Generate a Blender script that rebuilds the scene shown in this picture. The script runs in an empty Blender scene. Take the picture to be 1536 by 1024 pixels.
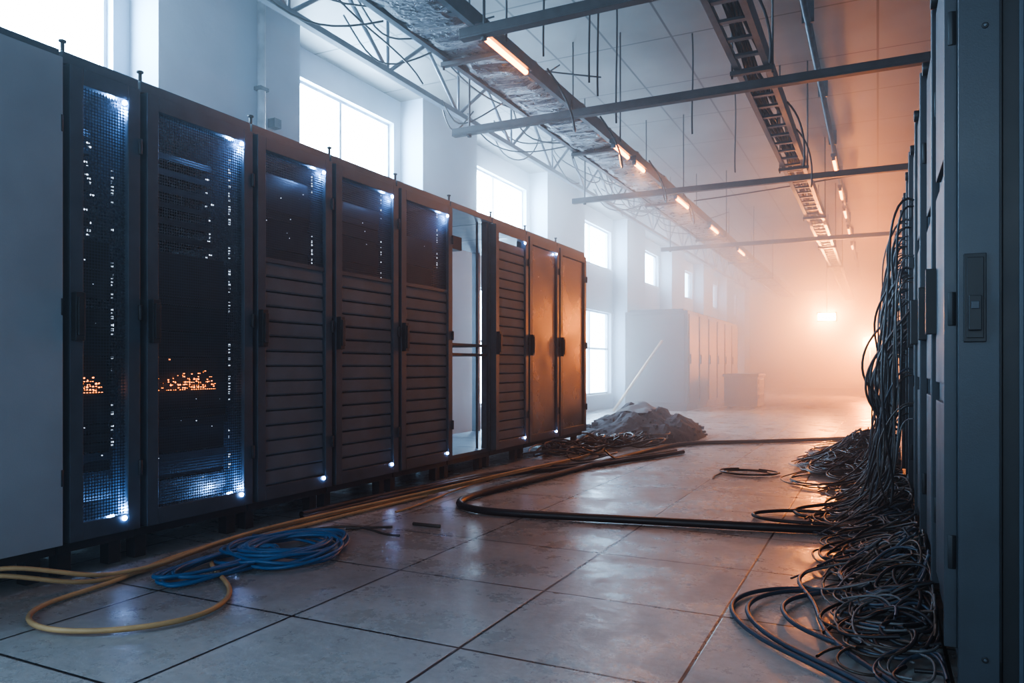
import bpy, math, random
from mathutils import Vector, noise
random.seed(7)
R=random.uniform
scn=bpy.context.scene
COL=scn.collection
try:
    scn.view_settings.view_transform='AgX'
    scn.view_settings.look='AgX - High Contrast'
    scn.view_settings.exposure=-.38
except Exception as ex: print(ex)

# ---------------------------------------------------------------- materials
def newmat(name):
    m=bpy.data.materials.new(name); m.use_nodes=True
    nt=m.node_tree; nt.nodes.clear()
    out=nt.nodes.new('ShaderNodeOutputMaterial')
    return m,nt,out
def N(nt,t,**k):
    n=nt.nodes.new(t)
    for a,b in k.items(): setattr(n,a,b)
    return n
def math_(nt,op,a,b=None,c=None):
    n=nt.nodes.new('ShaderNodeMath'); n.operation=op
    for i,v in enumerate((a,b,c)):
        if v is None: continue
        if isinstance(v,(int,float)): n.inputs[i].default_value=v
        else: nt.links.new(v,n.inputs[i])
    return n.outputs[0]
def paint(name,col,rough=.5,metal=0.,var=.25,scale=6.,bump=.0,bscale=60.,spec=.5,rvar=.15):
    m,nt,out=newmat(name)
    b=N(nt,'ShaderNodeBsdfPrincipled')
    tc=N(nt,'ShaderNodeTexCoord')
    nz=N(nt,'ShaderNodeTexNoise'); nz.inputs['Scale'].default_value=scale; nz.inputs['Detail'].default_value=5
    nt.links.new(tc.outputs['Object'],nz.inputs['Vector'])
    cr=N(nt,'ShaderNodeValToRGB')
    cr.color_ramp.elements[0].position=.3; cr.color_ramp.elements[1].position=.72
    cr.color_ramp.elements[0].color=(*[max(0,x*(1-var)) for x in col],1)
    cr.color_ramp.elements[1].color=(*[min(1,x*(1+var)) for x in col],1)
    nt.links.new(nz.outputs['Fac'],cr.inputs['Fac'])
    nt.links.new(cr.outputs['Color'],b.inputs['Base Color'])
    r=math_(nt,'MULTIPLY_ADD',nz.outputs['Fac'],rvar*2,rough-rvar)
    nt.links.new(r,b.inputs['Roughness'])
    b.inputs['Metallic'].default_value=metal
    b.inputs['Specular IOR Level'].default_value=spec
    if bump>0:
        n2=N(nt,'ShaderNodeTexNoise'); n2.inputs['Scale'].default_value=bscale; n2.inputs['Detail'].default_value=3
        nt.links.new(tc.outputs['Object'],n2.inputs['Vector'])
        bp=N(nt,'ShaderNodeBump'); bp.inputs['Strength'].default_value=bump; bp.inputs['Distance'].default_value=.01
        nt.links.new(n2.outputs['Fac'],bp.inputs['Height']); nt.links.new(bp.outputs['Normal'],b.inputs['Normal'])
    nt.links.new(b.outputs[0],out.inputs['Surface'])
    return m
def emit(name,col,st):
    m,nt,out=newmat(name)
    e=N(nt,'ShaderNodeEmission'); e.inputs['Color'].default_value=(*col,1); e.inputs['Strength'].default_value=st
    nt.links.new(e.outputs[0],out.inputs['Surface']); return m
def perforated(name,col,pitch,rad):
    m,nt,out=newmat(name)
    b=N(nt,'ShaderNodeBsdfPrincipled'); b.inputs['Base Color'].default_value=(*col,1); b.inputs['Roughness'].default_value=.4; b.inputs['Metallic'].default_value=.6
    t=N(nt,'ShaderNodeBsdfTransparent'); mx=N(nt,'ShaderNodeMixShader')
    tc=N(nt,'ShaderNodeTexCoord'); sp=N(nt,'ShaderNodeSeparateXYZ'); nt.links.new(tc.outputs['Object'],sp.inputs[0])
    y=math_(nt,'DIVIDE',sp.outputs['Y'],pitch); z=math_(nt,'DIVIDE',sp.outputs['Z'],pitch)
    fy=math_(nt,'SUBTRACT',math_(nt,'FRACT',y),.5); fz=math_(nt,'SUBTRACT',math_(nt,'FRACT',z),.5)
    d=math_(nt,'SQRT',math_(nt,'ADD',math_(nt,'MULTIPLY',fy,fy),math_(nt,'MULTIPLY',fz,fz)))
    h=math_(nt,'LESS_THAN',d,rad)
    nt.links.new(h,mx.inputs[0]); nt.links.new(b.outputs[0],mx.inputs[1]); nt.links.new(t.outputs[0],mx.inputs[2])
    nt.links.new(mx.outputs[0],out.inputs['Surface']); return m

M={}
M['frame']=paint('rack_frame_paint',(.042,.060,.080),.45,.0,.2,8,.06,300)
M['frame2']=paint('cabinet_paint_cool',(.036,.045,.056),.45,.1,.15,5,.05,300)
M['far']=paint('far_cabinet_paint',(.03,.033,.037),.5,.0,.15,5)
M['farfront']=paint('far_cabinet_front',(.03,.022,.018),.5,.0,.15,5)  # warm tint paints in the orange light caught by the fronts
M['dark']=paint('rack_black',(.010,.012,.015),.5)
M['pale']=paint('pale_door_paint',(.25,.29,.33),.5,.0,.12,2.5,.05,200)
M['slat']=paint('slat_paint',(.105,.125,.148),.7,.0,.18,5,.05,150,.35)
M['gloss']=paint('glossy_bronze_door',(.20,.165,.14),.25,.6,.2,3,.0)
M['server']=paint('server_bezel',(.03,.035,.042),.4,.3,.3,12)
M['mesh']=perforated('perforated_steel',(.06,.07,.085),.0135,.38)
M['meshback']=perforated('perforated_steel_back',(.03,.033,.04),.03,.36)
M['led']=emit('led_cool',(.28,.48,1),170)
M['ledsmall']=emit('led_status_white',(.70,.82,1),2.6)  # server status LEDs, also glowing bits imitating daylight through door holes
M['ledorange']=emit('led_status_orange',(1,.26,.04),8)
M['steel']=paint('galvanised_steel',(.11,.13,.15),.4,.7,.25,10)
M['beam']=paint('beam_paint',(.055,.06,.065),.5,.3,.25,8)
M['truss']=paint('truss_paint',(.11,.145,.18),.5,.2,.2,8)
M['foil']=paint('crinkled_foil',(.22,.24,.26),.3,.9,.35,14,.9,35)
M['black']=paint('black_rubber',(.010,.012,.016),.45,.0,.3)
M['bluegrey']=paint('bluegrey_cable',(.03,.05,.075),.4)
M['greyc']=paint('grey_cable',(.10,.105,.11),.45)
M['brown']=paint('brown_cable',(.05,.038,.03),.45)
M['yellow']=paint('yellow_cable',(.42,.27,.12),.55,.0,.2)
M['blue']=paint('blue_cable',(.015,.11,.26),.4,.0,.2)
M['rubble']=paint('rubble',(.035,.038,.045),.9,.0,.5,20,.6,60)
M['sheet']=paint('torn_sheet',(.12,.125,.13),.8,.0,.2,8)
M['wood']=paint('pale_timber',(.6,.42,.28),.6)
M['tube']=emit('tube_orange',(1,.25,.035),28)
M['flood']=emit('flood_lens',(1,.42,.10),1000)
M['white']=paint('window_frame_paint',(.5,.57,.64),.5)
M['wall']=paint('plaster_wall',(.36,.45,.54),.8,.0,.14,1.1,.1,30)
def floormat():
    m,nt,out=newmat('floor_tiles')
    b=N(nt,'ShaderNodeBsdfPrincipled')
    tc=N(nt,'ShaderNodeTexCoord'); sp=N(nt,'ShaderNodeSeparateXYZ'); nt.links.new(tc.outputs['Object'],sp.inputs[0])
    x=math_(nt,'DIVIDE',math_(nt,'ADD',sp.outputs['X'],.50+69),.69); y=math_(nt,'DIVIDE',math_(nt,'ADD',sp.outputs['Y'],67-2.72),.67)
    def edge(v,size):
        fr=math_(nt,'FRACT',v); return math_(nt,'MULTIPLY',math_(nt,'MINIMUM',fr,math_(nt,'SUBTRACT',1.,fr)),size)
    e=math_(nt,'MINIMUM',edge(x,.69),edge(y,.67))
    mr=N(nt,'ShaderNodeMapRange'); mr.inputs[1].default_value=.0038; mr.inputs[2].default_value=.007; nt.links.new(e,mr.inputs[0])
    cmb=N(nt,'ShaderNodeCombineXYZ'); nt.links.new(math_(nt,'FLOOR',x),cmb.inputs[0]); nt.links.new(math_(nt,'FLOOR',y),cmb.inputs[1])
    wn=N(nt,'ShaderNodeTexWhiteNoise'); nt.links.new(cmb.outputs[0],wn.inputs['Vector'])
    n1=N(nt,'ShaderNodeTexNoise'); n1.inputs['Scale'].default_value=2.2; n1.inputs['Detail'].default_value=8; n1.inputs['Roughness'].default_value=.65
    n2=N(nt,'ShaderNodeTexNoise'); n2.inputs['Scale'].default_value=28; n2.inputs['Detail'].default_value=6; n2.inputs['Roughness'].default_value=.7
    for n in (n1,n2): nt.links.new(tc.outputs['Object'],n.inputs['Vector'])
    cr=N(nt,'ShaderNodeValToRGB'); e0,e1=cr.color_ramp.elements
    e0.position=.32;e0.color=(.19,.198,.198,1);e1.position=.68;e1.color=(.38,.39,.385,1)
    v=math_(nt,'ADD',math_(nt,'MULTIPLY',n1.outputs['Fac'],.5),math_(nt,'MULTIPLY',n2.outputs['Fac'],.5))
    v=math_(nt,'ADD',v,math_(nt,'MULTIPLY',math_(nt,'SUBTRACT',wn.outputs['Value'],.5),.13))
    nt.links.new(v,cr.inputs['Fac'])
    mx=N(nt,'ShaderNodeMixRGB'); mx.inputs[1].default_value=(.006,.007,.009,1)
    nt.links.new(mr.outputs[0],mx.inputs[0]); nt.links.new(cr.outputs[0],mx.inputs[2]); nt.links.new(mx.outputs[0],b.inputs['Base Color'])
    n3=N(nt,'ShaderNodeTexNoise'); n3.inputs['Scale'].default_value=2.6; n3.inputs['Detail'].default_value=9; n3.inputs['Roughness'].default_value=.8
    nt.links.new(tc.outputs['Object'],n3.inputs['Vector'])
    rr=N(nt,'ShaderNodeMapRange'); rr.inputs[1].default_value=.40; rr.inputs[2].default_value=.60; rr.inputs[3].default_value=.19; rr.inputs[4].default_value=.46
    nt.links.new(n3.outputs['Fac'],rr.inputs[0]); nt.links.new(rr.outputs[0],b.inputs['Roughness'])
    b.inputs['Specular IOR Level'].default_value=.6
    bp=N(nt,'ShaderNodeBump'); bp.inputs['Strength'].default_value=.4; bp.inputs['Distance'].default_value=.004
    hh=math_(nt,'ADD',mr.outputs[0],math_(nt,'MULTIPLY',n2.outputs['Fac'],.9))
    nt.links.new(hh,bp.inputs['Height']); nt.links.new(bp.outputs[0],b.inputs['Normal'])
    nt.links.new(b.outputs[0],out.inputs['Surface']); return m
M['floor']=floormat()
def ceilmat():
    m,nt,out=newmat('ceiling_panels')
    b=N(nt,'ShaderNodeBsdfPrincipled'); b.inputs['Roughness'].default_value=.55
    tc=N(nt,'ShaderNodeTexCoord'); sp=N(nt,'ShaderNodeSeparateXYZ'); nt.links.new(tc.outputs['Object'],sp.inputs[0])
    x=math_(nt,'DIVIDE',math_(nt,'ADD',sp.outputs['X'],60.),.6); y=math_(nt,'DIVIDE',math_(nt,'ADD',sp.outputs['Y'],60.),1.2)
    def edge(v,size):
        fr=math_(nt,'FRACT',v); return math_(nt,'MULTIPLY',math_(nt,'MINIMUM',fr,math_(nt,'SUBTRACT',1.,fr)),size)
    e=math_(nt,'MINIMUM',edge(x,.6),edge(y,1.2))
    mr=N(nt,'ShaderNodeMapRange'); mr.inputs[1].default_value=.007; mr.inputs[2].default_value=.014; nt.links.new(e,mr.inputs[0])
    n1=N(nt,'ShaderNodeTexNoise'); n1.inputs['Scale'].default_value=1.3; n1.inputs['Detail'].default_value=7
    nt.links.new(tc.outputs['Object'],n1.inputs['Vector'])
    cr=N(nt,'ShaderNodeValToRGB'); e0,e1=cr.color_ramp.elements
    e0.position=.3;e0.color=(.09,.088,.085,1);e1.position=.7;e1.color=(.165,.16,.155,1)
    nt.links.new(n1.outputs['Fac'],cr.inputs['Fac'])
    mx=N(nt,'ShaderNodeMixRGB'); mx.inputs[1].default_value=(.01,.01,.01,1)
    nt.links.new(mr.outputs[0],mx.inputs[0]); nt.links.new(cr.outputs[0],mx.inputs[2]); nt.links.new(mx.outputs[0],b.inputs['Base Color'])
    nt.links.new(b.outputs[0],out.inputs['Surface']); return m
M['ceil']=ceilmat()

# ---------------------------------------------------------------- builders
class MB:
    def __init__(s): s.v=[];s.f=[];s.m=[];s.mats=[];s.sm=[]
    def mi(s,k):
        if k not in s.mats: s.mats.append(k)
        return s.mats.index(k)
    def box(s,x0,x1,y0,y1,z0,z1,k):
        x0,x1=sorted((x0,x1)); n=len(s.v); i=s.mi(k)
        s.v+=[(x0,y0,z0),(x1,y0,z0),(x1,y1,z0),(x0,y1,z0),(x0,y0,z1),(x1,y0,z1),(x1,y1,z1),(x0,y1,z1)]
        for q in ((0,3,2,1),(4,5,6,7),(0,1,5,4),(1,2,6,5),(2,3,7,6),(3,0,4,7)):
            s.f.append(tuple(n+j for j in q)); s.m.append(i); s.sm.append(False)
    def quad(s,pts,k):
        n=len(s.v); s.v+=[tuple(p) for p in pts]; s.f.append(tuple(range(n,n+len(pts)))); s.m.append(s.mi(k)); s.sm.append(False)
    def cyl(s,p0,p1,r,k,n=10,r2=None):
        p0=Vector(p0);p1=Vector(p1); r2=r if r2 is None else r2
        a=(p1-p0).normalized(); u=a.orthogonal().normalized(); w=a.cross(u); b=len(s.v); i=s.mi(k)
        for p,rr in ((p0,r),(p1,r2)):
            for j in range(n):
                t=2*math.pi*j/n; s.v.append(tuple(p+u*math.cos(t)*rr+w*math.sin(t)*rr))
        for j in range(n):
            s.f.append((b+j,b+(j+1)%n,b+n+(j+1)%n,b+n+j)); s.m.append(i); s.sm.append(True)
        s.f.append(tuple(b+j for j in range(n))[::-1]); s.m.append(i); s.sm.append(False)
        s.f.append(tuple(b+n+j for j in range(n))); s.m.append(i); s.sm.append(False)
    def make(s,name,bevel=0,parent=None):
        me=bpy.data.meshes.new(name); me.from_pydata(s.v,[],s.f)
        for k in s.mats: me.materials.append(M[k])
        for p,i,sm in zip(me.polygons,s.m,s.sm): p.material_index=i; p.use_smooth=sm
        me.update()
        o=bpy.data.objects.new(name,me); COL.objects.link(o)
        if bevel:
            b=o.modifiers.new('bevel','BEVEL'); b.width=bevel; b.segments=2; b.limit_method='ANGLE'
        if parent: o.parent=parent
        return o
def curves(name,strands,r,k,parent=None,res=4):
    cu=bpy.data.curves.new(name,'CURVE'); cu.dimensions='3D'; cu.bevel_depth=r; cu.bevel_resolution=2; cu.resolution_u=res
    cu.materials.append(M[k])
    for pts in strands:
        sp=cu.splines.new('NURBS'); sp.points.add(len(pts)-1)
        for p,q in zip(sp.points,pts): p.co=(*q,1)
        sp.use_endpoint_u=True; sp.order_u=4; sp.use_smooth=True
    o=bpy.data.objects.new(name,cu); COL.objects.link(o)
    if parent: o.parent=parent
    return o
def empty(name,loc=(0,0,0)):
    e=bpy.data.objects.new(name,None); e.empty_display_size=.1; COL.objects.link(e); return e
def light(name,typ,loc,power,col,parent=None,**k):
    l=bpy.data.lights.new(name,typ); l.energy=power; l.color=col
    for a,b in k.items(): setattr(l,a,b)
    o=bpy.data.objects.new(name,l); o.location=loc; COL.objects.link(o)
    if parent: o.parent=parent
    return o

# ---------------------------------------------------------------- room shell
XL,XR,YB,YF,ZC=-5.2,3.4,-3.0,34.0,4.1
b=MB(); b.box(XL-.6,XR+.2,YB-.2,YF+.2,-.15,0,'floor'); b.make('floor')
b=MB(); b.box(XL-.6,XR+.2,YB-.2,YF+.2,ZC,ZC+.15,'ceil'); b.make('ceiling')
b=MB(); b.box(XR,XR+.15,YB,YF,0,ZC,'wall'); b.make('wall_right')
b=MB(); b.box(XL-.5,XR,YF,YF+.15,0,ZC,'wall'); b.make('wall_far')
b=MB()
BX0,BX1,BZ0,BZ1=-2.6,1.6,1.0,3.2
b.box(XL-.5,BX0,YB-.15,YB,0,ZC,'wall');b.box(BX1,XR,YB-.15,YB,0,ZC,'wall')
b.box(BX0,BX1,YB-.15,YB,0,BZ0,'wall');b.box(BX0,BX1,YB-.15,YB,BZ1,ZC,'wall'); b.make('wall_back')
b=MB(); t0,t1=XL-.2,XL
cur=YB
UP0,UP1,LO0,LO1=2.98,3.80,.32,2.05
bays=[(-1.9,-.1),(1.9,3.75),(5.6,7.4),(9.05,11.15),(13.2,15.5),(17.2,19.4),(21.2,23.4),(25.2,27.4),(29.2,31.4)]
for i,(a,c) in enumerate(bays):
    b.box(t0,t1,cur,a,0,ZC,'wall')
    b.box(t0,t1,a,c,0,LO0,'wall'); b.box(t0,t1,a,c,UP1,ZC,'wall')
    b.box(t0,t1,a,c,LO1,UP0,'wall')
    cur=c
    nx=bays[i+1][0] if i+1<len(bays) else 33
    b.box(XL-.01,XL+.32,c+.14,nx-.17,0,ZC,'wall')
b.box(t0,t1,cur,YF,0,ZC,'wall')
b.make('wall_left')
wi=1
for i,(a,c) in enumerate(bays):
    for (z0,z1,nm) in ((UP0,UP1,2),(LO0,LO1,3)):
        e=empty('window_%d'%wi); wi+=1
        w=MB(); x0,x1=XL-.12,XL-.07
        t=.03
        w.box(x0,x1,a,a+t,z0,z1,'white');w.box(x0,x1,c-t,c,z0,z1,'white')
        w.box(x0,x1,a+t,c-t,z0,z0+t,'white');w.box(x0,x1,a+t,c-t,z1-t,z1,'white')
        mid=(a+c)/2; w.box(x0,x1,mid-.02,mid+.02,z0+t,z1-t,'white')
        if nm==3: w.box(x0,x1,a+t,mid-.02,1.25,1.29,'white'); w.box(x0,x1,mid+.02,c-t,1.25,1.29,'white')
        w.box(XL-.2,XL+.04,a,c,z0-.03,z0,'white')
        w.make('frame',parent=e)
        st=(80,75,88,76,54,38,24,14,10)[i] if nm==2 else (9,11,19,34,24,14,7,4,3)[i]
        key='glaze%d_%d'%(i,nm); M[key]=emit('daylit_frosted_glazing_%d_%d'%(i,nm),(.48,.74,1),st)
        g=MB(); g.quad([(XL-.14,a,z0),(XL-.14,c,z0),(XL-.14,c,z1),(XL-.14,a,z1)],key); g.make('glazing',parent=e)
e=empty('window_%d'%wi)  # unseen window behind the camera, added as fill for the rack fronts
w=MB()
for x in (BX0,-1.2,.2,BX1-.06): w.box(x,x+.06,YB-.12,YB-.04,BZ0,BZ1,'white')
w.box(BX0,BX1,YB-.12,YB-.04,BZ0,BZ0+.06,'white'); w.box(BX0,BX1,YB-.12,YB-.04,BZ1-.06,BZ1,'white'); w.make('frame',parent=e)
M['glazeback']=emit('daylit_frosted_glazing_back',(.66,.83,1),7.5)  # glowing pane of the added window, cool fill light
g=MB(); g.quad([(BX0,YB-.13,BZ0),(BX1,YB-.13,BZ0),(BX1,YB-.13,BZ1),(BX0,YB-.13,BZ1)],'glazeback'); g.make('glazing',parent=e)

# ---------------------------------------------------------------- racks
ZB=.15
def rack(name,xf,face,y0,y1,H,kind,D=1.0,fr='frame',led=True,hollow=False):
    T=lambda d: xf-face*d
    root=empty(name)
    b=MB()
    def bx(d0,d1,ya,yb,za,zb,k): b.box(T(d0),T(d1),ya,yb,za,zb,k)
    g=.006; a=y0+g; c=y1-g
    for yy in (a+.03,c-.09):
        for dd in (.08,D-.14): bx(dd,dd+.06,yy,yy+.06,0,ZB-.04,'dark')
    bx(.03,D-.02,a,c,ZB-.04,ZB,'dark')
    p=.045
    for d0,d1 in ((.03,.08),(D-.05,D)):
        bx(d0,d1,a,a+p,ZB,H-.05,fr); bx(d0,d1,c-p,c,ZB,H-.05,fr)
    bx(.0,D,a,c,H-.05,H,fr); bx(.03,D,a,c,ZB,ZB+.03,fr)
    if not hollow:
        bx(.08,D-.05,a,a+.006,ZB+.03,H-.05,'dark'); bx(.08,D-.05,c-.006,c,ZB+.03,H-.05,fr)
    b.cyl((T(.03),a+.02,H),(T(.03),a+.02,H+.045),.009,'dark',8); b.cyl((T(.03),a+.02,H+.045),(T(.03),a+.02,H+.055),.016,'dark',8)
    s=.06 if kind!='pale' else .012
    zd0,zd1=ZB+.01,H-.055
    da,dc=a+.012,c-.012
    if kind!='open':
        bx(-.03,.025,da,da+s,zd0,zd1,fr); bx(-.03,.025,dc-s,dc,zd0,zd1,fr)
        bx(-.03,.025,da+s,dc-s,zd1-.07,zd1,fr); bx(-.03,.025,da+s,dc-s,zd0,zd0+.075,fr)
    ia,ic=da+s,dc-s; iz0,iz1=zd0+.075,zd1-.07
    if kind in('pale','solid','gloss'):
        kk={'pale':'pale','solid':fr,'gloss':'gloss'}[kind]
        if kind=='pale': bx(-.042,-.03,da,dc,zd0,zd1+.01,kk)
        else:
            bx(-.012,.015,ia,ic,iz0,iz1,kk)
            bx(-.02,-.012,ia+.02,ia+.035,iz0+.03,iz1-.03,kk)
    def louver(z0,z1):
        n=max(1,round((z1-z0)/.083)); hgt=(z1-z0)/n
        for i in range(n):
            za=z0+i*hgt; zt=za+hgt
            prof=[(.010,za+.001),(-.012,za+.004),(-.015,za+.012),(-.012,za+hgt*.6),(-.009,zt-.005),(.010,zt-.001)]
            for q in range(len(prof)-1):
                (d0,u0),(d1,u1)=prof[q],prof[q+1]
                pts=[(T(d0),ia+.006,u0),(T(d0),ic-.006,u0),(T(d1),ic-.006,u1),(T(d1),ia+.006,u1)]
                if face<0: pts=pts[::-1]
                b.quad(pts,'slat')
            for yy,fl in ((ia+.006,1),(ic-.006,0)):
                pts=[(T(d),yy,z) for d,z in prof]; b.quad(pts if fl else pts[::-1],'slat')
        bx(.014,.02,ia,ic,z0,z1,'dark')
    if kind=='louver': louver(iz0,1.47); bx(-.02,.01,ia,ic,1.465,1.49,fr); mz0=1.49
    if kind=='louverfull': louver(iz0,iz1-.06)
    if kind=='mesh': mz0=iz0
    if kind in('louver','mesh'):
        b.quad([(T(-.008),ia,mz0),(T(-.008),ic,mz0),(T(-.008),ic,iz1),(T(-.008),ia,iz1)],'mesh')
    if kind not in('open','pale'):
        bx(-.062,-.03,da+.006,da+.046,1.0,1.2,'dark'); bx(-.072,-.062,da+.012,da+.04,1.02,1.18,'dark')
    if kind!='open':
        for hz in (.4,1.1,1.85): b.cyl((T(-.035),dc-.004,hz),(T(-.035),dc-.004,hz+.07),.009,'dark',8)
    if kind in('mesh','louver'):
        b.quad([(T(D-.01),a+p,ZB+.03),(T(D-.01),c-p,ZB+.03),(T(D-.01),c-p,H-.05),(T(D-.01),a+p,H-.05)],'meshback')
    elif not hollow: bx(D-.02,D-.005,a+p,c-p,ZB+.03,H-.05,'dark')
    b.make('cabinet',.0025,root)
    if kind in('mesh','louver'):
        q=MB(); top=1.42 if kind=='mesh' else 1.95; z=ZB+.06
        while z<top:
            hh=random.choice((.042,.042,.086,.13))
            if random.random()<.93:
                dd=R(.10,.14)
                q.box(T(dd),T(.8),a+.06,c-.06,z,z+hh-.004,'server')
                n=int(R(0,3))
                for _ in range(n):
                    yy=R(a+.09,c-.1); zz=z+R(.012,hh-.014)
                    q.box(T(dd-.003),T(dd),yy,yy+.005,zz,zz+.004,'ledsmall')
            z+=hh
        if kind=='mesh':
            for zz in (1.52,1.60,1.68,1.76,1.84,1.92): q.box(T(.15),T(.85),a+.06,c-.13,zz,zz+.03,'server')
            for _ in range(80):
                yy=random.gauss((a+c)/2,.12)
                if not a+.07<yy<c-.13: continue
                zz=.78+abs(random.gauss(0,.035)); q.box(T(.085),T(.09),yy,yy+R(.004,.014),zz,zz+R(.003,.008),'ledorange')
            for _ in range(25):
                yy=R(a+.07,c-.13); q.box(T(.085),T(.09),yy,yy+R(.01,.03),.775,.781,'ledorange')
        for zz in [ZB+.2+.018*i for i in range(int((H-.4)/.018))]:  # glowing dashes stand in for window light shining through the perforated doors
            pr=(.85 if 1.45<zz<1.95 else .5) if kind=='mesh' else (.5 if zz>1.5 else 0)
            if noise.noise(Vector((y0*9,0,zz*6)))<-.12: pr*=.25
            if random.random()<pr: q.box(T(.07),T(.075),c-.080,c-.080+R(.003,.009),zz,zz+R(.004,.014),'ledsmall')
            if kind=='mesh' and 1.45<zz<1.9 and random.random()<.6:
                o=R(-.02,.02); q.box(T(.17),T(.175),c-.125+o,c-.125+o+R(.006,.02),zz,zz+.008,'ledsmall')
        q.make('servers',0,root)
    if kind=='open':
        q=MB()
        for zz in (.98,1.06): q.box(T(.02),T(.6),a+p,c-p,zz,zz+.022,'dark')
        for yy in (a+p+.02,c-p-.03): q.box(T(.1),T(.12),yy,yy+.012,ZB,H-.05,'steel')
        q.box(T(.1),T(.3),a+p,c-.35,1.86,1.97,'dark')
        q.make('shelves',.002,root)
    if led:
        q=MB()
        for zz in (H-.16,ZB+.05):
            q.cyl((T(-.036),dc-s-.02,zz+.02),(T(-.028),dc-s-.02,zz+.02),.010,'led',10)
        q.make('indicator_lamps',0,root)
        if not hollow:
            for zz in (H-.15,ZB+.09):
                light('lamp','POINT',(T(.045),dc-s-.03,zz),10 if kind=='mesh' else 6,(.22,.47,1),root,shadow_soft_size=.012)
    return root

F=-3.03; H=2.2
rack('server_rack',F,1,1.15,1.95,H,'pale',led=False)
rack('server_rack',F,1,1.95,2.315,H,'mesh')
rack('server_rack',F,1,2.315,2.993,H,'mesh')
rack('server_rack',F,1,2.993,3.64,H,'louver')
rack('server_rack',F,1,3.64,4.345,H,'louver')
rack('server_rack',F,1,4.345,5.08,H,'louver')
rack('server_rack',F,1,5.08,5.79,H,'open',led=False,hollow=True)
rack('server_rack',F,1,5.79,6.5,H,'louverfull',hollow=True)
rack('server_rack',F,1,6.5,7.27,H,'gloss',hollow=True)
rack('server_rack',F,1,7.27,8.08,H,'gloss',led=False,hollow=True)

ys=[2.3,2.95,3.6,4.25,4.9,5.55,6.2,6.85]
def right_rack(y0,y1,xf,first):
    root=empty('equipment_cabinet'); b=MB(); D=1.0
    b.box(xf+.03,xf+D,y0+.004,y1-.004,.0,.12,'dark')
    b.box(xf,xf+D,y0+.004,y1-.004,.12,2.16,'frame2')
    for z0,z1 in ((.2,.78),(.84,1.45),(1.51,2.08)):
        b.box(xf-.014,xf+.001,y0+.06,y1-.06,z0,z1,'frame2')
    b.box(xf-.03,xf,y0+.012,y0+.035,.14,2.14,'frame2')
    b.box(xf-.045,xf,y1-.075,y1-.045,1.0,1.22,'dark')
    b.cyl((xf-.03,y1-.05,2.13),(xf+.0,y1-.05,2.13),.028,'dark',14)
    for z in (.35,1.0,1.75): b.cyl((xf-.012,y0+.02,z),(xf-.012,y0+.02,z+.09),.013,'dark',8)
    if first:
        b.box(xf,xf+.092,y0-.022,y0+.004,.02,2.2,'frame2')
        b.box(xf+.10,xf+D,y0-.01,y0+.004,.02,2.2,'dark')
        b.box(xf+.135,xf+.145,y0-.014,y0-.01,.02,2.2,'frame')
        for z in (.13,1.775): b.cyl((xf+.06,y0-.025,z),(xf+.06,y0-.021,z),.008,'dark',12); b.cyl((xf+.06,y0-.027,z),(xf+.06,y0-.024,z),.004,'steel',8)
        zc=1.07
        b.box(xf+.012,xf+.062,y0-.030,y0-.021,zc-.115,zc+.115,'dark')
        b.box(xf+.018,xf+.056,y0-.033,y0-.0295,zc-.105,zc+.105,'dark')
        b.box(xf+.022,xf+.050,y0-.046,y0-.031,zc-.085,zc+.005,'dark')
        b.box(xf+.027,xf+.045,y0-.049,y0-.045,zc-.03,zc-.01,'frame2')
    b.make('cabinet',.004,root)
for i in range(len(ys)-1): right_rack(ys[i],ys[i+1],.19+(.006 if i%2 else 0),i==0)

for i in range(6):
    y0=14.9+i*.97; root=empty('server_cabinet'); b=MB(); xa,xb=-4.7,-3.4
    b.box(xa+.03,xb-.03,y0+.02,y0+.95,0,.1,'dark'); b.box(xa,xb,y0+.01,y0+.96,.1,2.02,'far')
    b.box(xb,xb+.025,y0+.06,y0+.91,.16,1.95,'farfront'); b.box(xb+.025,xb+.05,y0+.1,y0+.14,.95,1.15,'dark')
    b.box(xa+.1,xb-.1,y0+.05,y0+.9,2.02,2.06,'frame2')
    if i==0: b.box(xa+.06,xb-.06,y0-.012,y0+.01,.16,1.96,'far')
    b.make('cabinet',.01,root)
b=MB(); b.box(-3.0,-2.3,16.6,17.6,.04,.72,'frame2'); b.box(-3.03,-2.27,16.57,17.63,.68,.74,'dark')
for z in (.2,.36,.52): b.box(-2.3,-2.285,16.7,17.5,z,z+.1,'dark')
for x in (-2.95,-2.4):
    for y in (16.65,17.5): b.box(x,x+.06,y,y+.06,0,.05,'dark')
b.make('equipment_crate',.01)
b=MB()
b.cyl((-4.75,14.3,.0),(-3.9,14.84,1.42),.03,'wood',6); b.make('timber_plank')

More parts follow.
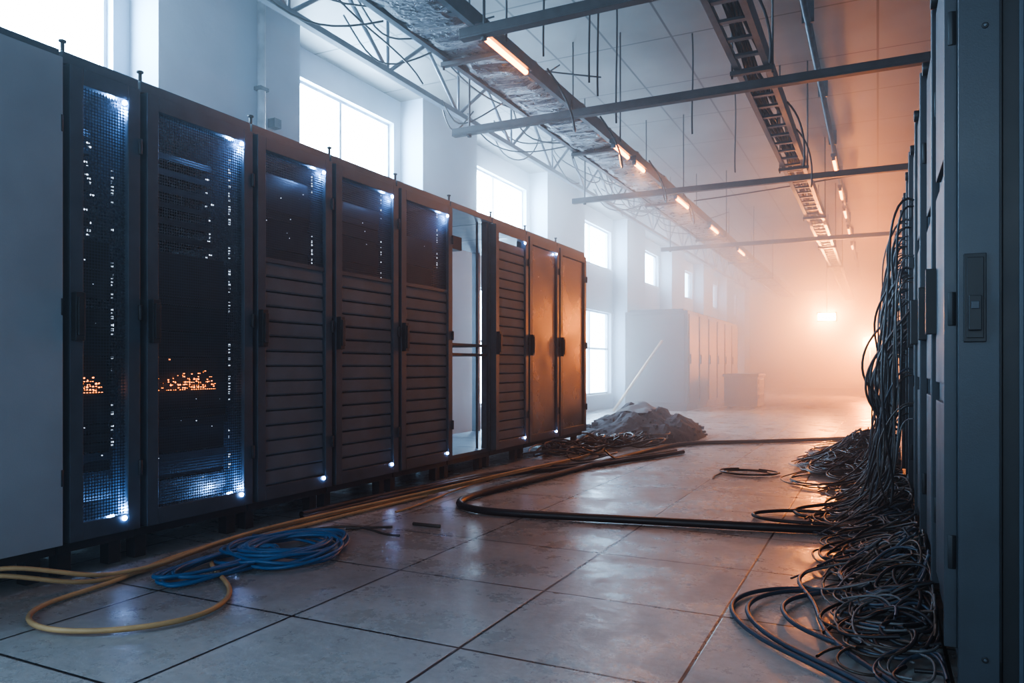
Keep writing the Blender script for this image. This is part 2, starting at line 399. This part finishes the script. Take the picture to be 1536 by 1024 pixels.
# ---------------------------------------------------------------- overhead services
def cable_tray(name,x0,x1,z,y0,y1,foil,hang):
    root=empty(name); b=MB()
    for x in (x0,x1-.012): b.box(x,x+.012,y0,y1,z,z+.11,'steel')
    for x in (x0+.012,x1-.04): b.box(x,x+.028,y0,y1,z,z+.01,'steel')
    y=y0
    while y<y1: b.box(x0+.012,x1-.012,y,y+.045,z+.012,z+.03,'steel'); y+=.28
    for y in hang:
        b.box(x0-.03,x1+.03,y-.02,y+.02,z-.03,z,'beam')
        for x in (x0-.018,x1+.018): b.cyl((x,y,z-.05),(x,y,ZC-.002),.008,'beam',6)
    b.make('ladder',0,root)
    ST=[]
    for _ in range(9):
        xx=R(x0+.05,x1-.05); pts=[]
        y=y0
        while y<y1: pts.append((min(x1-.03,max(x0+.03,xx+R(-.05,.05))),y,z+.045+R(0,.05))); y+=.6
        ST.append(pts)
    curves('cables',ST,.013,'black',root,3)
    if foil:
        ring=14;rows=int((y1-y0)/.05); mb=MB(); i=mb.mi('foil')
        for r in range(rows+1):
            yy=y0+r*.05
            for j in range(ring):
                t=2*math.pi*j/ring; ct,st=math.cos(t),math.sin(t)
                w=(x1-x0)/2-.02; hh=.085
                X=(x0+x1)/2+w*math.copysign(abs(ct)**.45,ct); Z=z+.085+hh*math.copysign(abs(st)**.6,st)
                n=noise.noise_vector(Vector((X*9,yy*6,Z*9)))*.022+noise.noise_vector(Vector((X*30,yy*22,Z*30)))*.012
                mb.v.append((X+n.x,yy+n.y,Z+n.z))
        for r in range(rows):
            for j in range(ring):
                a=r*ring+j; c2=r*ring+(j+1)%ring
                mb.f.append((a,c2,c2+ring,a+ring)); mb.m.append(i); mb.sm.append(False)
        mb.make('foil_duct',0,root)
    return root
cable_tray('cable_tray',-2.69,-2.24,3.0,.5,24,True,(4.45,6.9,9.5,12.5,15.5,18.5))
cable_tray('cable_tray',-.92,-.68,3.0,.5,26,False,(5.5,8.4,11.3,14.2,17))
def beam(y,x0,x1,z=2.86):
    b=MB(); b.box(x0,x1,y-.03,y+.03,z-.012,z,'beam'); b.box(x0,x1,y-.03,y-.018,z,z+.05,'beam')
    for x in (x0+.15,x1-.15):
        b.cyl((x,y+.01,z-.03),(x,y+.01,ZC-.002),.009,'beam',6); b.cyl((x,y+.01,z-.03),(x,y+.01,z-.012),.02,'beam',6)
    b.make('ceiling_cross_beam',.002)
beam(3.9,-2.25,2.9); beam(5.5,-3.25,2.9); beam(8.4,-3.3,2.9); beam(12.5,-3.3,2.9)
b=MB(); xt=-3.9; y0,y1=.5,26
for z in (3.5,3.98): b.box(xt-.03,xt+.03,y0,y1,z-.025,z+.025,'truss')
y=y0;up=True
while y<y1-.6:
    za,zb=(3.5,3.98) if up else (3.98,3.5)
    b.cyl((xt,y,za),(xt,y+.62,zb),.018,'truss',6); up=not up; y+=.62
    if up: b.cyl((xt,y,3.5),(xt,y,3.98),.014,'truss',6)
for yy in range(1,26,3):
    b.cyl((xt,yy,3.95),(xt,yy,ZC-.002),.014,'truss',6)
b.make('ceiling_truss')
ST=[]
for _ in range(44):
    y=R(2.5,14); x=xt+R(-.1,.5); z=R(3.5,3.95); L=R(.4,1.3); sg=R(.1,.45)
    ST.append([(x,y,z),(x+R(-.1,.2),y+L*.3,z-sg),(x+R(-.1,.2),y+L*.7,z-sg*R(.6,1)),(x+R(0,1.1),y+L,3.3+R(0,.6))])
for y in (1.5,2.2,3.0):
    ST.append([(-4.2,y,3.95),(-3.6,y+.4,3.6),(-3.1,y+.8,3.5),(-2.65,y+1.3,3.15)])
curves('loose_wiring',ST,.008,'black')
curves('hanging_cable',[[(-4.0,3.0,4.09),(-4.0,3.02,3.7),(-4.01,3.0,3.45),(-4.02,3.0,3.3),(-4.0,3.03,3.2),(-3.97,3.05,3.22),(-3.97,3.04,3.32)]],.008,'steel')
ST=[]
for y,x in ((6.1,-2.0),(7.2,-1.6),(9.0,-1.5),(4.9,-2.15),(5.3,-1.95),(5.35,-1.9)):
    ST.append([(x,y,ZC-.01),(x+.02,y,3.7),(x-.02,y+.03,3.4),(x,y,3.0+R(-.1,.2))])
for y in (5.2,6.4,8.0,9.4):
    ST.append([(-2.25,y,3.15),(-2.12,y+.05,2.95),(-2.08,y+.15,2.75),(-2.14,y+.3,2.7),(-2.2,y+.4,2.85),(-2.25,y+.5,3.1)])
for y in (4.4,6.6,7.4):
    ST.append([(-.68,y,3.1),(-.55,y+.05,2.95),(-.54,y+.1,2.75),(-.56,y+.12,2.55+R(-.1,.1))])
ST.append([(-2.2,10,3.1),(-1,9.6,3.05),(.4,9.2,3.1),(2.6,9,3.2)])
curves('dangling_wire',ST,.008,'black')
b=MB(); b.cyl((-4.84,4.9,0),(-4.84,4.9,4.09),.035,'white',10)
for z in (1,2.4,3.3): b.box(-4.89,-4.8,4.85,4.95,z,z+.03,'steel')
b.box(-4.88,-4.8,5.02,5.1,3.02,3.1,'steel'); b.make('wall_conduit')
b=MB(); b.cyl((-.55,.5,3.92),(-.55,30,3.92),.03,'steel',10)
for y in range(1,30,2): b.box(-.6,-.5,y,y+.03,3.9,4.095,'steel')
b.make('ceiling_pipe')
def tube(y0,y1,x=-2.19,z=2.93,pw=6,name='tube_lamp'):
    root=empty(name); b=MB()
    b.box(x-.03,x+.03,y0-.03,y1+.03,z+.02,z+.065,'steel'); b.cyl((x,y0,z),(x,y1,z),.017,'tube',10)
    for y in (y0,y1): b.box(x-.02,x+.02,y-.012,y+.012,z-.02,z+.03,'steel')
    b.make('fitting',.002,root)
    light('tube_light','AREA',(x,(y0+y1)/2,z-.03),pw,(1,.34,.08),root,shape='RECTANGLE',size=.03,size_y=y1-y0)
tube(4.04,4.7,pw=16); tube(6.6,7.05,pw=14); tube(7.25,7.6,pw=14); tube(8.95,9.6,pw=14); tube(11,11.6,pw=10); tube(13.4,14.1,pw=10)
for y in (10.2,12,13.6,15.4,17.5): tube(y,y+.7,x=-.5,z=3.5,pw=3)

root=empty('hanging_floodlight'); fx,fy,fz=-.98,17.3,1.96
b=MB()
b.cyl((fx,fy+.06,fz+.1),(fx,fy+.06,ZC-.002),.008,'steel',8)
b.box(fx-.20,fx+.20,fy-.02,fy+.12,fz-.10,fz+.10,'dark'); b.box(fx-.17,fx+.17,fy-.028,fy-.02,fz-.07,fz+.07,'flood')
for t in range(6): b.box(fx-.18+.065*t,fx-.165+.065*t,fy+.12,fy+.17,fz-.09,fz+.09,'dark')
b.make('lamp_head',0,root)
l=light('flood_beam','SPOT',(fx,fy-.06,fz),1150,(1,.27,.035),root,shadow_soft_size=.1,spot_size=math.radians(150),spot_blend=.9); l.rotation_euler=(math.radians(86),0,math.radians(183))
root=empty('work_floodlight'); b=MB(); gx,gy=-.2,24
b.cyl((gx,gy+.06,0),(gx,gy+.06,1.5),.02,'steel',8); b.box(gx-.25,gx+.25,gy-.2,gy+.3,0,.04,'steel'); b.box(gx-.2,gx+.2,gy,gy+.12,1.45,1.75,'dark'); b.make('lamp_head',0,root)
light('flood_glow','POINT',(gx,gy-.2,1.6),3600,(1,.26,.03),root,shadow_soft_size=.2)

# ---------------------------------------------------------------- floor cables
Z=lambda pts,z: [(x,y,z) for x,y in pts]
hose=[(.14,10.4),(-.5,9.7),(-1.16,9.09),(-1.6,8.75),(-1.96,8.5),(-2.12,7.84),(-2.21,6.85),(-2.32,5.7),(-2.38,5.0),(-2.46,4.40),(-2.42,4.08),(-2.16,3.93),(-1.8,3.98),(-1.43,4.06),(-.71,4.19),(-.3,4.27),(.1,4.4)]
curves('black_hose',[Z(hose,.025)],.023,'black',None,8)
hb=[(-1.78,7.6),(-1.9,7.2),(-2.05,6.83),(-2.24,6.23),(-2.46,5.82),(-2.70,5.41),(-2.82,4.9),(-2.88,4.49),(-2.93,3.9),(-2.95,3.3)]
curves('black_hose',[Z(hb,.024),Z([(x-.08+.03*math.sin(y*3),y+.1) for x,y in hb],.022)],.020,'black',None,8)
yA=[(-3.25,1.45,.05),(-3.05,1.6,.12),(-2.95,1.74,.09),(-2.86,1.89,.03),(-2.85,2.03,.015),(-2.81,2.18,.015),(-2.88,2.52,.03),(-2.9,2.97,.03),(-2.88,3.48,.02),(-2.81,4.23,.015),(-2.64,4.64,.05),(-2.56,5.67,.05),(-2.5,6.58,.02),(-2.6,7.4,.02)]
yB=[(-2.95,3.3),(-2.98,2.97),(-2.95,2.71),(-2.9,2.28),(-2.80,2.09),(-2.78,1.86),(-2.76,1.69),(-2.66,1.58),(-2.50,1.54),(-2.32,1.60),(-2.17,1.75),(-2.13,1.92),(-2.22,2.1),(-2.38,2.22),(-2.56,2.32),(-2.75,2.45),(-2.86,2.75),(-2.84,3.3),(-2.8,3.8),(-2.75,4.3)]
curves('yellow_cable',[yA,[(x+.03,y+.05,z+.02) for x,y,z in yA]],.0095,'yellow',None,8)
curves('yellow_cable',[Z(yB,.016)],.010,'yellow',None,8)
curves('yellow_cable',[Z([(-2.93,3.6),(-2.85,4.2),(-2.9,4.9),(-2.7,5.6),(-2.72,6.4),(-2.5,7.2),(-2.6,7.9)],.012),Z([(-2.62,3.75),(-2.6,4.1),(-2.75,4.6),(-2.72,5.2)],.012)],.007,'yellow',None,8)
ST=[];pts=[]
for i in range(11*14):
    t=i/14*2*math.pi; k=i/14
    cx=-2.50+.05*math.sin(k*1.7); cy=2.70+.05*math.cos(k*2.3); rx=.17+.08*(math.sin(k*2.1)*.5+.5); ry=.22+.07*(math.cos(k*1.3)*.5+.5)
    pts.append((cx+rx*math.cos(t),cy+ry*math.sin(t),.012+.05*abs(math.sin(k*3.1+t*.13))))
ST.append(pts)
pts=[]
for i in range(5*14):
    t=i/14*2*math.pi; k=i/14
    pts.append((-2.58+.11*math.cos(t)+.03*math.sin(k*2),2.38+(.30+.03*math.sin(k*3))*math.sin(t)-.0,.012+.035*abs(math.sin(k*2+t*.3))))
ST.append(pts)
ST.append([(-2.45,2.9,.03),(-2.5,3.05,.02),(-2.7,3.0,.02),(-2.85,2.8,.03),(-2.95,2.9,.02)])
curves('blue_cable_coil',ST,.0085,'blue',None,5)
curves('cable_scrap',[[(-2.75,3.15,.01),(-2.68,3.31,.01),(-2.45,3.30,.02),(-2.35,3.22,.01),(-2.24,3.24,.01)],[(-2.6,3.25,.01),(-2.45,3.34,.015),(-2.4,3.4,.01)]],.007,'brown')
curves('cable_scrap',[[(-2.34,3.52,.01),(-2.25,3.5,.015),(-2.17,3.53,.01)]],.010,'brown')
ST=[]
for k in range(3):
    ST.append([(-.96+(.2+.03*k)*math.cos(t*.7+k)+R(-.02,.02),6.43+(.14+.03*k)*math.sin(t*.7+k)+R(-.02,.02),.01+.006*k) for t in range(9)])
ST.append([(-1.16,6.3,.01),(-1.2,6.1,.01),(-1.17,6.0,.01)])
curves('cable_loop',ST,.006,'black')
ST=[[(-.15,4.5,.02),(-.35,4.45,.02),(-.57,4.44,.02),(-.7,4.59,.02),(-.6,4.72,.02),(-.5,4.8,.02),(-.3,4.8,.03),(-.1,4.72,.04),(.1,4.7,.05)],
    [(.1,4.3,.02),(-.2,4.6,.02),(-.42,4.62,.02),(-.5,4.9,.02),(-.3,5.1,.02),(.0,5.0,.1)]]
curves('cable_loop',ST,.010,'black',None,6)
ST=[]
for _ in range(46):
    cx,cy=-2.75+R(-.25,.40),7.4+R(-.9,1.2); r=R(.08,.35); ph=R(0,6.28); pts=[]
    for j in range(int(R(6,14))):
        t=ph+j*.8; pts.append((max(-2.97,cx+r*math.cos(t)*R(.8,1.1)),cy+r*1.5*math.sin(t)*R(.8,1.1),.012+R(0,.15)))
    ST.append(pts)
curves('cable_tangle',ST[:22],.008,'brown'); curves('cable_tangle',ST[22:],.010,'black')
def heap(x,y): 
    h=.0
    h+=.22*math.exp(-(((x-.12)/.22)**2+((y-5.0)/1.1)**2))
    h+=.34*math.exp(-(((x+.06)/.34)**2+((y-7.4)/.8)**2))
    h+=.18*math.exp(-(((x-.16)/.22)**2+((y-3.3)/.6)**2))
    return h
mats=[('bluegrey',.0055),('black',.0065),('greyc',.0042),('brown',.0045)]
hs={k:[] for k,_ in mats}
wt=['bluegrey','black','black','greyc','brown']
def loopstrand(cx,cy,r,n):
    pts=[];ph=R(0,6.28);ex=R(.8,1.7);dr=R(-.03,.03)
    for j in range(n):
        t=ph+j*.75; rr=r*R(.85,1.12)
        x=cx+rr*math.cos(t)+dr*j*.2; y=cy+rr*ex*math.sin(t)
        x=min(x,.17); pts.append((x,y,.01+heap(x,y)*R(.3,1.05)+R(0,.02)))
    return pts
for _ in range(120):
    hs[random.choice(wt)].append(loopstrand(R(-.14,.14),random.gauss(5.0,.75),R(.08,.25),int(R(8,18))))
for _ in range(180):
    hs[random.choice(wt)].append(loopstrand(R(-.40,.1),random.gauss(7.4,.5),R(.08,.36),int(R(8,18))))
for _ in range(90):
    hs[random.choice(wt)].append(loopstrand(R(-.04,.13),random.gauss(3.15,.4),R(.07,.2),int(R(7,15))))
for _ in range(90):
    y=R(4.4,6.9); zt=R(1.0,1.85) if random.random()<.75 else R(.6,1.2); bulge=R(.02,.20); x0=.17
    pts=[(x0,y,zt),(x0-.05,y+R(-.05,.05),zt+R(.0,.05)),(x0-.05-bulge*.5,y+R(-.1,.1),zt-.12)]
    z=zt-.3
    while z>.3:
        pts.append((x0-.03-bulge*R(.4,1.1),y+R(-.12,.12),z)); z-=R(.18,.35)
    pts+=[(R(-.1,.1),y+R(-.2,.2),.15),(R(-.3,.1),y+R(-.3,.3),.02)]
    hs[random.choice(wt)].append(pts)
for _ in range(12):
    y=R(4.6,5.8); z=R(.8,1.4); w=R(.18,.32)
    hs['black'].append([(.16,y,z+.25),(.16-w*.6,y,z+.1),(.16-w,y,z-.08),(.16-w*.8,y,z-.28),(.10,y,z-.38)])
near=[(-.05,2.25),(-.15,2.36),(-.32,2.48),(-.46,2.69),(-.50,2.88),(-.44,3.05),(-.30,3.17),(-.1,3.2),(.1,3.1)]
nl=[Z(near,.012),Z([(x+.06,y-.03) for x,y in near],.02),Z([(.0,2.5),(-.2,2.6),(-.3,2.75),(-.33,2.95),(-.22,3.1),(0,3.3)],.02),Z([(.05,2.3),(-.1,2.5),(-.18,2.7),(-.2,3.0),(-.35,3.3),(-.2,3.6),(.1,3.7)],.02)]
root=empty('cable_heap')
for k,r in mats: curves('strands_'+k,hs[k],r,k,root,4)
curves('thick_strands',nl,.0085,'bluegrey',root,6)

b=MB(); i=b.mi('rubble'); nx,ny=46,56
cx,cy,wx,wy=-2.72,9.35,.76,1.15
for yy in range(ny):
    for xx in range(nx):
        u=(xx/(nx-1)-.5)*2; v=(yy/(ny-1)-.5)*2; r=math.hypot(u,v)
        x=cx+u*wx; y=cy+v*wy
        hgt=.38*max(0,1-r)**.55 if r<1 else 0
        n=noise.fractal(Vector((x*3.5,y*3.5,1)),1,2,5)
        z=hgt*(1+.35*n)+(.03*n if r<1 else 0)
        b.v.append((x,y,max(-.01,z)+(-.01 if r>=1 else 0)))
for yy in range(ny-1):
    for xx in range(nx-1):
        a=yy*nx+xx; b.f.append((a,a+1,a+nx+1,a+nx)); b.m.append(i); b.sm.append(False)
for _ in range(220):
    t=R(0,6.28); r=R(0,1)**.7; x=cx+wx*r*math.cos(t)*1.05; y=cy+wy*r*math.sin(t)*1.05; z=.34*max(0,1-r)**.6
    sx=R(.012,.045); p=len(b.v)
    for dx in(-1,1):
        for dy in(-1,1):
            for dz in(-1,1): b.v.append((x+dx*sx*R(.4,1),y+dy*sx*R(.4,1),max(.0,z+dz*sx*R(.3,.7)+.02)))
    for q in ((0,1,3,2),(4,6,7,5),(0,4,5,1),(2,3,7,6),(0,2,6,4),(1,5,7,3)): b.f.append(tuple(p+j for j in q)); b.m.append(i); b.sm.append(False)
j0=b.mi('sheet'); p=len(b.v); n=12
for yy in range(n):
    for xx in range(n):
        x=cx+.0+(xx/(n-1)-.5)*.4; y=cy-.2+(yy/(n-1)-.5)*.5
        r=math.hypot((x-cx)/wx,(y-cy)/wy); b.v.append((x,y,.38*max(0,1-r)**.55+.05+.07*noise.noise(Vector((x*6,y*6,3)))))
for yy in range(n-1):
    for xx in range(n-1):
        a=p+yy*n+xx; b.f.append((a,a+1,a+n+1,a+n)); b.m.append(j0); b.sm.append(True)
b.make('debris_pile')

# smoke: thick bank filling the far hall, thin haze everywhere (broad + forward-scattering lobes)
m,nt,out=newmat('smoke')
v1=N(nt,'ShaderNodeVolumeScatter'); v1.inputs['Density'].default_value=.034; v1.inputs['Anisotropy'].default_value=.2; v1.inputs['Color'].default_value=(.95,.96,1,1)
v2=N(nt,'ShaderNodeVolumeScatter'); v2.inputs['Density'].default_value=.032; v2.inputs['Anisotropy'].default_value=.85; v2.inputs['Color'].default_value=(1,.98,.96,1)
ad=N(nt,'ShaderNodeAddShader'); nt.links.new(v1.outputs[0],ad.inputs[0]); nt.links.new(v2.outputs[0],ad.inputs[1]); nt.links.new(ad.outputs[0],out.inputs['Volume']); M['smoke']=m
b=MB(); b.box(XL-.13,XR-.01,7.0,YF-.01,.0005,ZC-.001,'smoke'); b.make('smoke_haze')
w=bpy.data.worlds.new('World'); scn.world=w; w.use_nodes=True
nt=w.node_tree; nt.nodes['Background'].inputs[0].default_value=(.6,.75,1,1); nt.nodes['Background'].inputs[1].default_value=.6
v=nt.nodes.new('ShaderNodeVolumeScatter'); v.inputs['Density'].default_value=.024; v.inputs['Anisotropy'].default_value=.4
nt.links.new(v.outputs[0],nt.nodes['World Output'].inputs['Volume'])

cd=bpy.data.cameras.new('camera'); cam=bpy.data.objects.new('camera',cd); COL.objects.link(cam)
cam.location=(0,0,.89); cam.rotation_euler=(math.pi/2,0,math.radians(26.1))
cd.sensor_width=36; cd.lens=1120/1536*36; cd.shift_y=38/1536; cd.clip_start=.02
scn.camera=cam
